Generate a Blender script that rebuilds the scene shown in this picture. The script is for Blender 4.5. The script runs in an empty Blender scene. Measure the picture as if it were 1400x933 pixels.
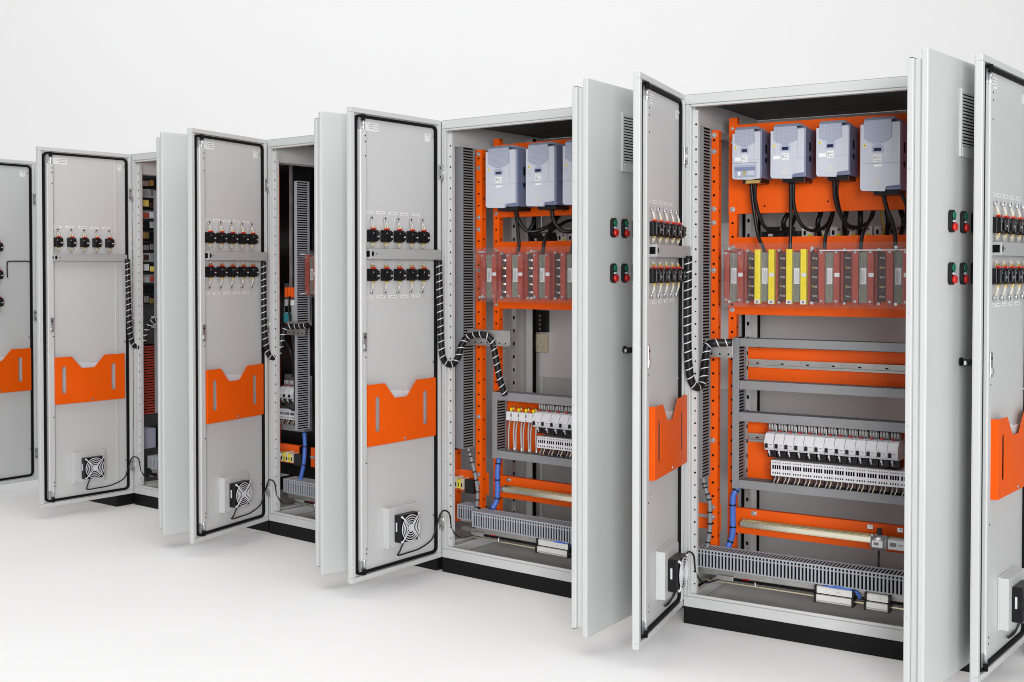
import bpy, bmesh, math, random
from mathutils import Vector, Matrix
random.seed(7)
PI = math.pi
SC = bpy.context.scene
COL = SC.collection

# ------------------------------------------------------------------ materials
def mat(name, col, rough=.5, metal=0., spec=.5, noise=0., nscale=40., bump=0., bscale=300., coat=0.):
    m = bpy.data.materials.new(name); m.use_nodes = True
    nt = m.node_tree; b = nt.nodes['Principled BSDF']
    b.inputs['Base Color'].default_value = (*col, 1)
    b.inputs['Roughness'].default_value = rough
    b.inputs['Metallic'].default_value = metal
    b.inputs['Specular IOR Level'].default_value = spec
    b.inputs['Coat Weight'].default_value = coat
    tc = nt.nodes.new('ShaderNodeTexCoord')
    if noise:
        n = nt.nodes.new('ShaderNodeTexNoise'); n.inputs['Scale'].default_value = nscale; n.inputs['Detail'].default_value = 5
        nt.links.new(tc.outputs['Object'], n.inputs['Vector'])
        r = nt.nodes.new('ShaderNodeMapRange')
        r.inputs['From Min'].default_value = .3; r.inputs['From Max'].default_value = .7
        r.inputs['To Min'].default_value = 1 - noise; r.inputs['To Max'].default_value = 1 + noise
        nt.links.new(n.outputs['Fac'], r.inputs['Value'])
        x = nt.nodes.new('ShaderNodeVectorMath'); x.operation = 'SCALE'
        x.inputs[0].default_value = col
        nt.links.new(r.outputs['Result'], x.inputs['Scale'])
        nt.links.new(x.outputs['Vector'], b.inputs['Base Color'])
        rr = nt.nodes.new('ShaderNodeMapRange')
        rr.inputs['From Min'].default_value = .3; rr.inputs['From Max'].default_value = .7
        rr.inputs['To Min'].default_value = rough * .85; rr.inputs['To Max'].default_value = min(1, rough * 1.15)
        nt.links.new(n.outputs['Fac'], rr.inputs['Value']); nt.links.new(rr.outputs['Result'], b.inputs['Roughness'])
    if bump:
        n2 = nt.nodes.new('ShaderNodeTexNoise'); n2.inputs['Scale'].default_value = bscale; n2.inputs['Detail'].default_value = 2
        nt.links.new(tc.outputs['Object'], n2.inputs['Vector'])
        bp = nt.nodes.new('ShaderNodeBump'); bp.inputs['Strength'].default_value = bump; bp.inputs['Distance'].default_value = .002
        nt.links.new(n2.outputs['Fac'], bp.inputs['Height']); nt.links.new(bp.outputs['Normal'], b.inputs['Normal'])
    return m

M = {}
M['grey'] = mat('light_grey_powder_coat', (.53, .536, .536), .42, noise=.012, nscale=3, bump=.05, bscale=420)
M['orange'] = mat('orange_powder_coat', (.785, .097, .0), .46, spec=.28, noise=.03, nscale=6, bump=.06, bscale=380)
M['black'] = mat('black_plinth_paint', (.006, .006, .0065), .5, spec=.18, noise=.1, nscale=10, bump=.05)
M['rubber'] = mat('black_rubber', (.004, .004, .0045), .7, spec=.15)
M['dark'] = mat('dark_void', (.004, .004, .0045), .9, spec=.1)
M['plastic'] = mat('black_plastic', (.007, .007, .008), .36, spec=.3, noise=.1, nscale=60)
M['duct'] = mat('grey_duct_plastic', (.22, .225, .235), .5, noise=.02, nscale=12)
M['ductl'] = mat('pale_duct_plastic', (.36, .375, .41), .5, noise=.03, nscale=12)
M['zinc'] = mat('galvanised_steel', (.62, .63, .64), .34, metal=.85, noise=.08, nscale=30)
M['zincd'] = mat('dull_galvanised_steel', (.40, .40, .385), .42, metal=.7, noise=.12, nscale=22)
M['chrome'] = mat('yellow_passivated_steel', (.66, .61, .42), .28, metal=.95, noise=.05, nscale=5)
M['brass'] = mat('brass_terminal', (.62, .43, .14), .35, metal=.8, noise=.1, nscale=60)
M['alu'] = mat('brushed_aluminium', (.74, .74, .71), .36, metal=.45, noise=.05, nscale=30)
M['drive'] = mat('pale_blue_grey_plastic', (.465, .485, .55), .38, noise=.015, nscale=9)
M['drived'] = mat('slate_blue_plastic', (.16, .19, .30), .4, noise=.03, nscale=9)
M['drivem'] = mat('mid_blue_grey_plastic', (.31, .345, .45), .4, noise=.02, nscale=9)
M['white'] = mat('white_plastic', (.62, .63, .655), .4, noise=.02, nscale=40)
M['paper'] = mat('white_paper_label', (.72, .72, .72), .6)
M['ink'] = mat('grey_print', (.16, .16, .18), .6)
M['yellow'] = mat('yellow_bar_insulation', (.86, .70, .0), .45, noise=.05, nscale=40)
M['red'] = mat('red_plastic', (.52, .012, .01), .3)
M['green'] = mat('green_plastic', (.005, .15, .075), .3)
M['brick'] = mat('dark_red_varnished_bar', (.36, .050, .028), .5, noise=.15, nscale=35)
M['core'] = mat('grey_green_laminated_core', (.21, .22, .165), .5, noise=.14, nscale=60)
M['wind'] = mat('brown_winding', (.055, .02, .016), .5, noise=.3, nscale=80)
M['blue'] = mat('blue_cable_sheath', (.05, .14, .52), .45, noise=.1, nscale=50)
M['navy'] = mat('navy_display', (.008, .012, .05), .15)
M['teal'] = mat('teal_plastic', (.01, .20, .24), .4)
M['wirey'] = mat('yellow_wire', (.70, .52, .10), .5)
M['wirec'] = mat('cream_wire', (.62, .56, .42), .5)
M['strip'] = mat('grey_side_strip', (.36, .365, .365), .45)
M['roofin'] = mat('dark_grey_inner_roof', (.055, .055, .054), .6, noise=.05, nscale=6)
M['floor'] = mat('white_studio_sheet', (.88, .88, .88), .7, spec=.15, noise=.004, nscale=2)
def grille_mat():
    m = mat('blue_grey_mesh_plastic', (.3, .35, .5), .45)
    nt = m.node_tree; b = nt.nodes['Principled BSDF']
    tc = nt.nodes.new('ShaderNodeTexCoord'); mp = nt.nodes.new('ShaderNodeMapping'); mp.inputs['Rotation'].default_value = (PI/2, 0, 0)
    br = nt.nodes.new('ShaderNodeTexBrick'); br.offset = 0; br.inputs['Scale'].default_value = 1
    br.inputs['Brick Width'].default_value = .0052; br.inputs['Row Height'].default_value = .0052; br.inputs['Mortar Size'].default_value = .0011
    br.inputs['Color1'].default_value = (.25, .28, .35, 1); br.inputs['Color2'].default_value = (.25, .28, .35, 1); br.inputs['Mortar'].default_value = (.34, .37, .46, 1)
    nt.links.new(tc.outputs['Object'], mp.inputs['Vector']); nt.links.new(mp.outputs['Vector'], br.inputs['Vector']); nt.links.new(br.outputs['Color'], b.inputs['Base Color'])
    return m
M['mesh'] = grille_mat()
M['rail'] = mat('bright_passivated_rail', (.80, .76, .62), .27, metal=.92, noise=.05, nscale=4)
def clear_mat():
    m = bpy.data.materials.new('clear_polycarbonate'); m.use_nodes = True; nt = m.node_tree
    for n in list(nt.nodes): nt.nodes.remove(n)
    out = nt.nodes.new('ShaderNodeOutputMaterial'); t = nt.nodes.new('ShaderNodeBsdfTransparent'); t.inputs['Color'].default_value = (.95, .95, .96, 1)
    g = nt.nodes.new('ShaderNodeBsdfGlossy'); g.inputs['Roughness'].default_value = .07
    d = nt.nodes.new('ShaderNodeBsdfDiffuse'); d.inputs['Color'].default_value = (.8, .8, .83, 1)
    a = nt.nodes.new('ShaderNodeMixShader'); a.inputs[0].default_value = .012
    c = nt.nodes.new('ShaderNodeMixShader'); c.inputs[0].default_value = .035
    nt.links.new(t.outputs[0], a.inputs[1]); nt.links.new(d.outputs[0], a.inputs[2]); nt.links.new(a.outputs[0], c.inputs[1]); nt.links.new(g.outputs[0], c.inputs[2]); nt.links.new(c.outputs[0], out.inputs['Surface'])
    return m
M['clear'] = clear_mat()

# ------------------------------------------------------------------ mesh builder
class MB:
    def __init__(s): s.v = []; s.f = []; s.m = []; s.s = []; s.ms = []
    def mi(s, n):
        if n not in s.ms: s.ms.append(n)
        return s.ms.index(n)
    def face(s, idx, m, smooth=False): s.f.append(idx); s.m.append(s.mi(m)); s.s.append(smooth)
    def box(s, x0, x1, y0, y1, z0, z1, m, c=0.):
        if x1 < x0: x0, x1 = x1, x0
        if y1 < y0: y0, y1 = y1, y0
        if z1 < z0: z0, z1 = z1, z0
        if c <= 0:
            b = len(s.v)
            s.v += [(x, y, z) for z in (z0, z1) for y in (y0, y1) for x in (x0, x1)]
            for q in ((0, 2, 3, 1), (4, 5, 7, 6), (0, 1, 5, 4), (2, 6, 7, 3), (0, 4, 6, 2), (1, 3, 7, 5)): s.face([b + i for i in q], m)
            return
        c = min(c, (x1-x0)*.45, (y1-y0)*.45, (z1-z0)*.45)
        bm = bmesh.new(); bmesh.ops.create_cube(bm, size=1)
        for v in bm.verts: v.co = ((x0+x1)/2 + v.co.x*(x1-x0), (y0+y1)/2 + v.co.y*(y1-y0), (z0+z1)/2 + v.co.z*(z1-z0))
        bmesh.ops.bevel(bm, geom=bm.edges[:], offset=c, segments=2, profile=.5, affect='EDGES')
        b = len(s.v); bm.verts.index_update()
        s.v += [tuple(v.co) for v in bm.verts]
        for f in bm.faces: s.face([b + v.index for v in f.verts], m)
        bm.free()
    def prism(s, poly, axis, a, b, m, mside=None):
        # poly: 2-D points; axis: 'x' (points are y,z), 'y' (x,z) or 'z' (x,y)
        def P(p, t): return {'x': (t, p[0], p[1]), 'y': (p[0], t, p[1]), 'z': (p[0], p[1], t)}[axis]
        n = len(poly); k = len(s.v)
        s.v += [P(p, a) for p in poly] + [P(p, b) for p in poly]
        s.face(list(range(k, k+n))[::-1], m); s.face(list(range(k+n, k+2*n)), m)
        for i in range(n):
            j = (i+1) % n
            s.face([k+i, k+j, k+n+j, k+n+i], mside or m)
    def ring_prism(s, outer, inner, axis, a, b, m):
        def P(p, t): return {'x': (t, p[0], p[1]), 'y': (p[0], t, p[1]), 'z': (p[0], p[1], t)}[axis]
        n = len(outer); k = len(s.v)
        s.v += [P(p, a) for p in outer] + [P(p, a) for p in inner] + [P(p, b) for p in outer] + [P(p, b) for p in inner]
        for i in range(n):
            j = (i+1) % n
            s.face([k+i, k+j, k+n+j, k+n+i], m); s.face([k+2*n+i, k+3*n+i, k+3*n+j, k+2*n+j], m)
            s.face([k+i, k+2*n+i, k+2*n+j, k+j], m); s.face([k+n+i, k+n+j, k+3*n+j, k+3*n+i], m)
    def cyl(s, p0, p1, r, m, n=14, r1=None, caps=True):
        s.tube([p0, p1], r, m, n, caps, r1)
    def tube(s, pts, r, m, n=8, caps=True, r1=None):
        pts = [Vector(p) for p in pts]; k0 = len(s.v); prev = None; L = len(pts)
        for i, p in enumerate(pts):
            t = (pts[min(i+1, L-1)] - pts[max(i-1, 0)]).normalized()
            if prev is None:
                a = t.orthogonal().normalized()
            else:
                a = (prev - t * prev.dot(t)).normalized()
            prev = a; b = t.cross(a)
            rr = r if r1 is None else r + (r1 - r) * i / max(1, L-1)
            for q in range(n):
                w = 2*PI*q/n; s.v.append(tuple(p + (a*math.cos(w) + b*math.sin(w))*rr))
        for i in range(L-1):
            for q in range(n):
                w = (q+1) % n; s.face([k0+i*n+q, k0+i*n+w, k0+(i+1)*n+w, k0+(i+1)*n+q], m, True)
        if caps:
            s.face([k0+q for q in range(n)][::-1], m); s.face([k0+(L-1)*n+q for q in range(n)], m)
    def disc(s, c, nrm, r, m, n=10, h=.0006):
        c = Vector(c); nn = Vector(nrm).normalized(); s.cyl(c, c + nn*h, r, m, n)
    def mesh(s, name):
        me = bpy.data.meshes.new(name); me.from_pydata(s.v, [], s.f)
        for n in s.ms: me.materials.append(M[n])
        me.polygons.foreach_set('material_index', s.m); me.polygons.foreach_set('use_smooth', s.s)
        me.update(); return me

CACHE = {}
def part(name, parent, src, loc=(0, 0, 0), rot=(0, 0, 0), label=None, key=None):
    """link one mesh object under parent; a builder function called with a key shares its mesh among repeats"""
    if callable(src):
        k = key or src
        if k not in CACHE:
            b = MB(); src(b); CACHE[k] = b.mesh(name)
        me = CACHE[k]
    else:
        me = src.mesh(name)
    o = bpy.data.objects.new(name, me); COL.objects.link(o); o.parent = parent; o.location = loc; o.rotation_euler = rot
    if label: o['label'] = label
    return o
def thing(name, label, cat, mw, group=None):
    o = bpy.data.objects.new(name, None); COL.objects.link(o); o.matrix_world = mw; o.empty_display_size = .05
    o['label'] = label; o['category'] = cat
    if group: o['group'] = group
    return o
def single(name, label, cat, mw, src, group=None, key=None):
    o = part(name, None, src, key=key); o.matrix_world = mw; o['label'] = label; o['category'] = cat
    if group: o['group'] = group
    return o
def T(x, y, z): return Matrix.Translation((x, y, z))
def RZ(a): return Matrix.Rotation(a, 4, 'Z')
def bez(pts, k=6):
    """smooth curve through the points (Catmull-Rom)"""
    P = [Vector(p) for p in pts]; P = [P[0]*2 - P[1]] + P + [P[-1]*2 - P[-2]]; out = []
    for i in range(1, len(P)-2):
        a, b, c, d = P[i-1:i+3]
        for j in range(k):
            t = j/k
            out.append(.5*((2*b) + (c-a)*t + (2*a-5*b+4*c-d)*t*t + (3*b-a-3*c+d)*t**3))
    out.append(P[-2]); return out

# ------------------------------------------------------------------ layout (metres)
ZP = .067; ZT = 2.067; D = .8
#      origin of the front left corner, yaw, width, opening of the door hung on that corner
CAB = {1: ((-2.894, 7.12), -37.5, .84, 90.), 2: ((-2.15, 6.682), -37.38, 1.18, 93.3), 3: ((-1.204, 5.947), -39.05, 1.19, 77.7),
       4: ((-.255, 5.185), -37.11, 1.15, 91.), 5: ((.73, 4.425), -31.57, 1.10, 83.1), 6: ((1.893, 4.02), -36., .62, 93.6)}
RDOOR = {2: (.572, 78.37), 3: (.575, 74.41), 4: (.574, 91.71), 5: (.506, 79.48)}
MW = {k: T(*c[0], 0) @ RZ(math.radians(c[1])) for k, c in CAB.items()}
LW = {1: .80, 2: .575, 3: .575, 4: .575, 5: .575, 6: .575}
WHERE = {1: 'cabinet cut off at left edge', 2: 'second cabinet from left', 3: 'third cabinet from left',
         4: 'fourth cabinet from left', 5: 'cabinet with yellow bars', 6: 'cabinet cut off at right edge'}
CABLAB = {1: 'grey electrical cabinet cut off at the left edge, mostly hidden behind its neighbour',
          2: 'grey open electrical cabinet, second from left, door with one single row of switches',
          3: 'grey open electrical cabinet, third from left, narrow dark interior between its two doors',
          4: 'grey open electrical cabinet, fourth from left, red choke bars but no yellow ones inside',
          5: 'nearest fully seen grey open cabinet, with yellow bars behind its clear cover',
          6: 'grey electrical cabinet cut off at the right edge, only its open door showing'}
ORD = ['first', 'second', 'third', 'fourth', 'fifth', 'sixth', 'seventh', 'eighth', 'ninth', 'tenth', 'eleventh', 'twelfth', 'thirteenth', 'fourteenth']

# ------------------------------------------------------------------ cabinet pieces
def frame_mb(W, left_end, right_end):
    b = MB(); g = 'grey'
    b.box(0, W, 0, .022, ZT-.038, ZT-.001, g, .003)                    # top rail
    b.box(.020, W-.020, .003, .030, ZT-.048, ZT-.0385, g, .002)         # inner lip
    b.box(0, W, 0, .022, ZP, ZP+.040, g, .003)                          # sill
    b.box(.020, W-.020, .004, .012, ZP+.0405, ZP+.052, g, .002)
    for x0, x1 in ((0, .0185), (W-.0185, W)): b.box(x0, x1, 0, .022, ZP+.0405, ZT-.0385, g, .003)
    for x in (.0186, W-.0266): b.box(x, x+.008, -.004, .02, ZP+.041, ZT-.05, g, .002)
    # side rails at the top and bottom, front to back
    for x0 in (.010, W-.030):
        b.box(x0, x0+.02, .03, D-.03, ZT-.115, ZT-.012, g, .002)
        b.box(x0, x0+.02, .03, D-.03, ZP+.004, ZP+.045, g, .002)
    return b
def post_mb():
    """perforated corner upright, 36 mm wide"""
    b = MB(); b.box(.0, .036, .0, .003, ZP+.05, ZT-.06, 'grey', .001); b.box(.033, .036, .0031, .022, ZP+.05, ZT-.06, 'grey', .001)
    b.box(-.001, .0, .0, .02, ZP+.05, ZT-.06, 'grey')
    z = ZP+.09; i = 0
    while z < ZT-.09:
        b.disc((.029, .0001, z), (0, -1, 0), .0042 if i % 2 else .0034, 'dark', 8, .0008)
        z += .0485; i += 1
    return b
def rear_post_mb():
    b = MB(); b.box(0, .035, 0, .03, ZP+.04, ZT-.03, 'grey', .002); b.box(.0352, .0405, .008, .028, ZP+.04, ZT-.03, 'dark')
    return b
def perf_strip_mb(z0, z1):
    b = MB(); b.box(0, .026, 0, .003, z0, z1, 'zinc'); z = z0+.02
    while z < z1-.02:
        b.box(.008, .018, -.0008, -.0001, z, z+.016, 'dark'); z += .064
    return b
def vduct_mb(w, d, z0, z1, mm='duct'):
    """vertical slotted trunking: cover to the front, fingers on the right side"""
    b = MB(); b.box(0, w, 0, .004, z0, z1, mm, .001); b.box(.002, w-.004, .0045, d, z0, z1, 'dark')
    b.box(0, .0018, .0045, d, z0, z1, mm)
    z = z0
    while z < z1-.004:
        b.box(w-.0035, w, .0045, d-.012, z, z+.0055, mm); z += .0125
    b.box(w-.0035, w, d-.012, d, z0, z1, mm)
    return b
def hduct_mb(x0, x1, z0, z1, d, mm='duct'):
    """horizontal trunking: plain cover, fingers on top and below"""
    b = MB(); b.box(x0, x1, 0, .004, z0, z1, mm, .001); b.box(x0+.001, x1, .0045, d, z0+.003, z1-.003, 'dark')
    x = x0
    while x < x1-.004:
        b.box(x, x+.0052, .0045, d, z1-.0029, z1, mm); b.box(x, x+.0052, .0045, d, z0, z0+.0029, mm); x += .0125
    return b
def bduct_mb(x0, x1, z0, z1, d):
    """large bottom trunking with open fingers to the front"""
    b = MB(); mm = 'ductl'; b.box(x0+.001, x1-.001, .004, d, z0+.003, z1-.004, 'dark'); h = z1-z0
    x = x0
    while x < x1-.003:
        b.box(x, x+.0062, 0, .0038, z0+.004, z1-.003, mm); b.box(x, x+.0055, 0, d-.012, z1-.0029, z1, mm); x += .0138
    b.box(x0, x1, -.0008, .003, z1-.0045, z1+.0006, mm); b.box(x0, x1, -.0008, .003, z1-.22*h-.002, z1-.22*h+.002, mm); b.box(x0, x1, -.0008, .003, z0, z0+.0038, mm)
    b.box(x0, x1, d-.012, d, z1-.0028, z1, mm)
    b.box(x0-.002, x0, 0, d, z0, z1, mm)
    b.box(x0+.01, x1, .012, d-.01, z0-.012, z0-.002, 'zincd')
    return b
def rail_mb(x0, x1, z0, z1, m='zincd', dep=.0085):
    b = MB(); h = z1-z0
    b.box(x0, x1, 0, .0012, z1-.26*h, z1, m); b.box(x0, x1, 0, .0012, z0, z0+.26*h, m)
    b.box(x0, x1, .0012, dep-.001, z1-.27*h, z1-.23*h, m); b.box(x0, x1, .0012, dep-.001, z0+.23*h, z0+.27*h, m)
    b.box(x0, x1, dep-.001, dep, z0+.22*h, z1-.22*h, m)
    x = x0+.03
    while x < x1-.02:
        b.box(x, x+.012, dep-.0018, dep-.0012, (z0+z1)/2-.0025, (z0+z1)/2+.0025, 'dark'); x += .1
    return b
def bolt(b, x, y, z, r=.0085):
    b.cyl((x, y, z), (x, y-.0022, z), r*1.25, 'zinc', 14); b.cyl((x, y-.0022, z), (x, y-.009, z), r*.8, 'zinc', 6); b.cyl((x, y-.009, z), (x, y-.0125, z), r*.45, 'zinc', 10)
def upright_mb(w, z0, z1, dep, bolts=(), step=.055):
    b = MB(); b.box(0, w, 0, .003, z0, z1, 'orange', .0008); b.box(w-.003, w, .0031, dep, z0, z1, 'orange'); b.box(0, .002, .0031, dep*.4, z0, z1, 'orange')
    z = z0+.03
    while z < z1:
        if all(abs(z-q) > .02 for q in bolts): b.disc((w*.5, 0, z), (0, -1, 0), .0052, 'dark', 10)
        z += step
    for q in bolts: bolt(b, w*.5, 0, q)
    z = z0+.05
    while z < z1: b.disc((w, dep*.5, z), (1, 0, 0), .005, 'dark', 8); z += step*1.7
    return b
def plate_mb(x0, x1, z0, z1, fl=.012, bolts=(), holes=()):
    b = MB(); b.box(x0, x1, 0, .003, z0, z1, 'orange', .0008)
    b.box(x0, x1, .0031, .0031+fl, z1-.003, z1, 'orange'); b.box(x0, x1, .0031, .0031+fl, z0, z0+.003, 'orange')
    for x, z in bolts: bolt(b, x, 0, z)
    for x, z in holes: b.disc((x, 0, z), (0, -1, 0), .004, 'dark', 8)
    return b
def bracket_mb(x0, x1):
    b = MB(); z0, z1 = 1.042, 1.112; b.box(x0, x1, 0, .003, z0, z1, 'zincd', .0008); b.box(x0, x1, .0031, .03, z1-.003, z1, 'zincd'); b.box(x0, x1, -.012, -.0001, z0, z0+.003, 'zincd')
    x = x0+.02
    while x < x1: b.disc((x, 0, z0+.012), (0, -1, 0), .004, 'dark', 8); x += .035
    return b

def ldoor(root, k, w, ds, rows, ds_p):
    """door hung on the left corner, seen from inside. x runs from the hinge to the free edge, +y is the inner side"""
    a = -math.radians(CAB[k][3]); g = 'grey'; z0, z1 = ZP, ZT
    b = MB()
    b.box(0, w, -.025, -.0235, z0, z1, g)                                  # outer skin
    b.box(.001, w-.001, -.0234, -.013, z0+.001, z1-.001, g)                # inner skin of the panel
    for x0, x1, c0, c1 in ((0, w, z1-.022, z1), (0, w, z0, z0+.022)): b.box(x0, x1, -.0235, 0, c0, c1, g, .0025)
    b.box(0, .022, -.0235, 0, z0+.0221, z1-.0221, g, .0025); b.box(w-.022, w, -.0235, 0, z0+.0221, z1-.0221, g, .0025)
    for x in (.010,): b.box(x, x+.004, .0, .0035, z0+.03, z1-.03, g)
    # screws along the panel edge
    for zz in (z1-.075, z0+.2, z0+.9): b.disc((.048, -.0129, zz), (0, 1, 0), .005, 'zinc', 8, .004)
    # white rating labels near the top
    for x0, x1, zc, hh in ((w-.175, w-.095, z1-.072, .036), (.065, .10, z1-.085, .034)):
        b.box(x0+ds*.5, x1+ds*.5, -.0129, -.0122, zc-hh/2, zc+hh/2, 'paper')
        for q in range(3): b.box(x0+.006+ds*.5, x1-.012-q*.009+ds*.5, -.0121, -.0119, zc+hh/2-.008-q*.009, zc+hh/2-.006-q*.009, 'ink')
    for r in rows.get('tags', ()):
        for s in (.46, .385, .31, .235, .16):
            s += ds
            b.box(s-.025, s+.025, -.0129, -.0123, r-.0065, r+.0065, 'paper'); b.box(s-.018, s+.016, -.0122, -.012, r-.0015, r+.0018, 'strip')
    door = part('door', root, b, rot=(0, 0, a), label='grey door showing its inner side with black seal')
    s = MB(); x0, x1, y0, y1 = .027, w-.027, z0+.027, z1-.027; t = .0122; r = .014
    def rr(x0, x1, y0, y1, r):
        o = []
        for cx, cy, a0 in ((x1-r, y1-r, 0), (x0+r, y1-r, 90), (x0+r, y0+r, 180), (x1-r, y0+r, 270)):
            for q in range(5): o.append((cx+r*math.cos(math.radians(a0+q*22.5)), cy+r*math.sin(math.radians(a0+q*22.5))))
        return o
    s.ring_prism(rr(x0, x1, y0, y1, r+.012), rr(x0+t, x1-t, y0+t, y1-t, r), 'y', -.0129, -.002, 'rubber')
    part('seal', door, s)
    # locking channel with rod
    c = MB(); cx = w-.083
    c.prism([(cx, -.0129), (cx+.037, -.0129), (cx+.037, .006), (cx+.033, .010), (cx+.004, .010), (cx, .006)], 'z', z0+.09, z1-.09, g)
    for zz in (z0+.115, z0+.135, z0+.5, z0+.95, z1-.2, z1-.14, z1-.115): c.disc((cx+.008, .010, zz), (0, 1, 0), .0035, 'dark', 8)
    for e, sg in ((z0+.088, -1), (z1-.088, 1)):
        c.box(cx+.002, cx+.036, -.0125, -.003, e, e+sg*.05, 'zinc'); c.cyl((cx+.012, .002, e-sg*.02), (cx+.012, .002, e+sg*.038), .006, 'zinc', 10); c.cyl((cx+.012, .002, e+sg*.038), (cx+.012, .002, e+sg*.062), .0085, 'rubber', 10)
    part('locking_rod', door, c)
    l = MB(); l.box(cx+.006, cx+.03, .0102, .016, z0+.975, z0+1.055, 'zinc', .002); l.disc((cx+.018, .016, z0+1.035), (0, 1, 0), .005, 'dark', 8); l.box(cx+.013, cx+.023, .016, .0205, z0+.985, z0+1.005, 'zincd')
    part('lock', door, l)
    for zz in (.235, 1.10, 1.83):
        def hinge(h):
            h.cyl((-.004, .007, -.032), (-.004, .007, .032), .0085, 'zincd', 12); h.cyl((-.004, .007, -.045), (-.004, .007, -.0325), .0065, 'zincd', 12)
            h.box(.004, .022, .0005, .006, -.034, .034, 'zinc', .001); h.disc((.014, .006, .02), (0, 1, 0), .004, 'dark', 8); h.disc((.014, .006, -.02), (0, 1, 0), .004, 'dark', 8)
        part('hinge', door, hinge, (0, 0, zz), key='hinge')
    # rotary switch bodies with their wires
    def sw(up, dn):
        def f(h):
            y = -.0125
            h.box(-.021, .021, y, y+.020, -.026, .026, 'plastic', .002); h.box(-.0185, .0195, y+.0202, y+.034, -.024, .024, 'plastic', .003)
            h.box(-.016, .004, y+.034, y+.0425, -.018, .018, 'plastic', .002); h.box(-.012, -.002, y+.0426, y+.0432, -.006, -.001, 'white'); h.disc((.013, y+.0341, .011), (0, 1, 0), .0035, 'zinc', 8)
            h.box(-.011, .010, y+.012, y+.028, .0262, .033, 'red', .002); h.box(-.008, .008, y+.012, y+.024, -.030, -.0262, 'brass', .001)
            for sg, L, hook in ((1, up, up > .025), (-1, dn, dn > .025)):
                for dx, mm in ((-.006, 'white'), (.004, 'wirec')):
                    h.tube(bez([(dx, y+.018, sg*.03), (dx+random.uniform(-.002, .002), y+.016, sg*(.03+L*.5)), (dx*.5, y+.010, sg*(.03+L))], 4), .0022, mm, 6); h.cyl((dx*.8, y+.018, sg*.031), (dx*.8, y+.0175, sg*(.032+L*.2)), .0026, 'wirey', 6)
                if hook:
                    e = sg*(.03+L); h.cyl((0, y+.010, e), (0, y+.004, e+sg*.014), .0048, 'zinc', 10); h.disc((.0, y+.0086, e+sg*.012), (0, 1, 0), .0066, 'zinc', 12, .003); h.disc((.0, y+.0117, e+sg*.012), (0, 1, 0), .0028, 'dark', 8)
                else:
                    h.box(-.007, .007, y+.012, y+.020, sg*.034, sg*.042, 'wirec' if sg < 0 else 'brass')
        return f
    for zrow, up, dn in rows['sw']:
        for s_ in rows['xs']:
            part('rotary_switch', door, sw(up, dn), (s_+ds, 0, zrow), key=('sw', up, dn))
    if rows.get('duct'):
        x0, x1, c0, c1 = rows['duct']; d_ = MB()
        d_.box(x0+ds, x1+ds, -.0128, .026, c0, c1, 'strip', .0015); d_.box(x0+.004+ds, x1-.004+ds, -.006, .02, c1+.0001, c1+.0008, 'dark')
        d_.box(x1+ds, x1+.0008+ds, -.004, .02, c0+.010, c1-.010, 'dark'); d_.disc((x1-.035+ds, .026, (c0+c1)/2), (0, 1, 0), .003, 'dark', 8)
        d_.prism([(x1-.012+ds+.007*math.cos(q*PI/6), (c0+c1)/2+.011*math.sin(q*PI/6)) for q in range(12)], 'y', .0261, .0266, 'dark')
        part('cable_duct', door, d_)
    return door

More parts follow.
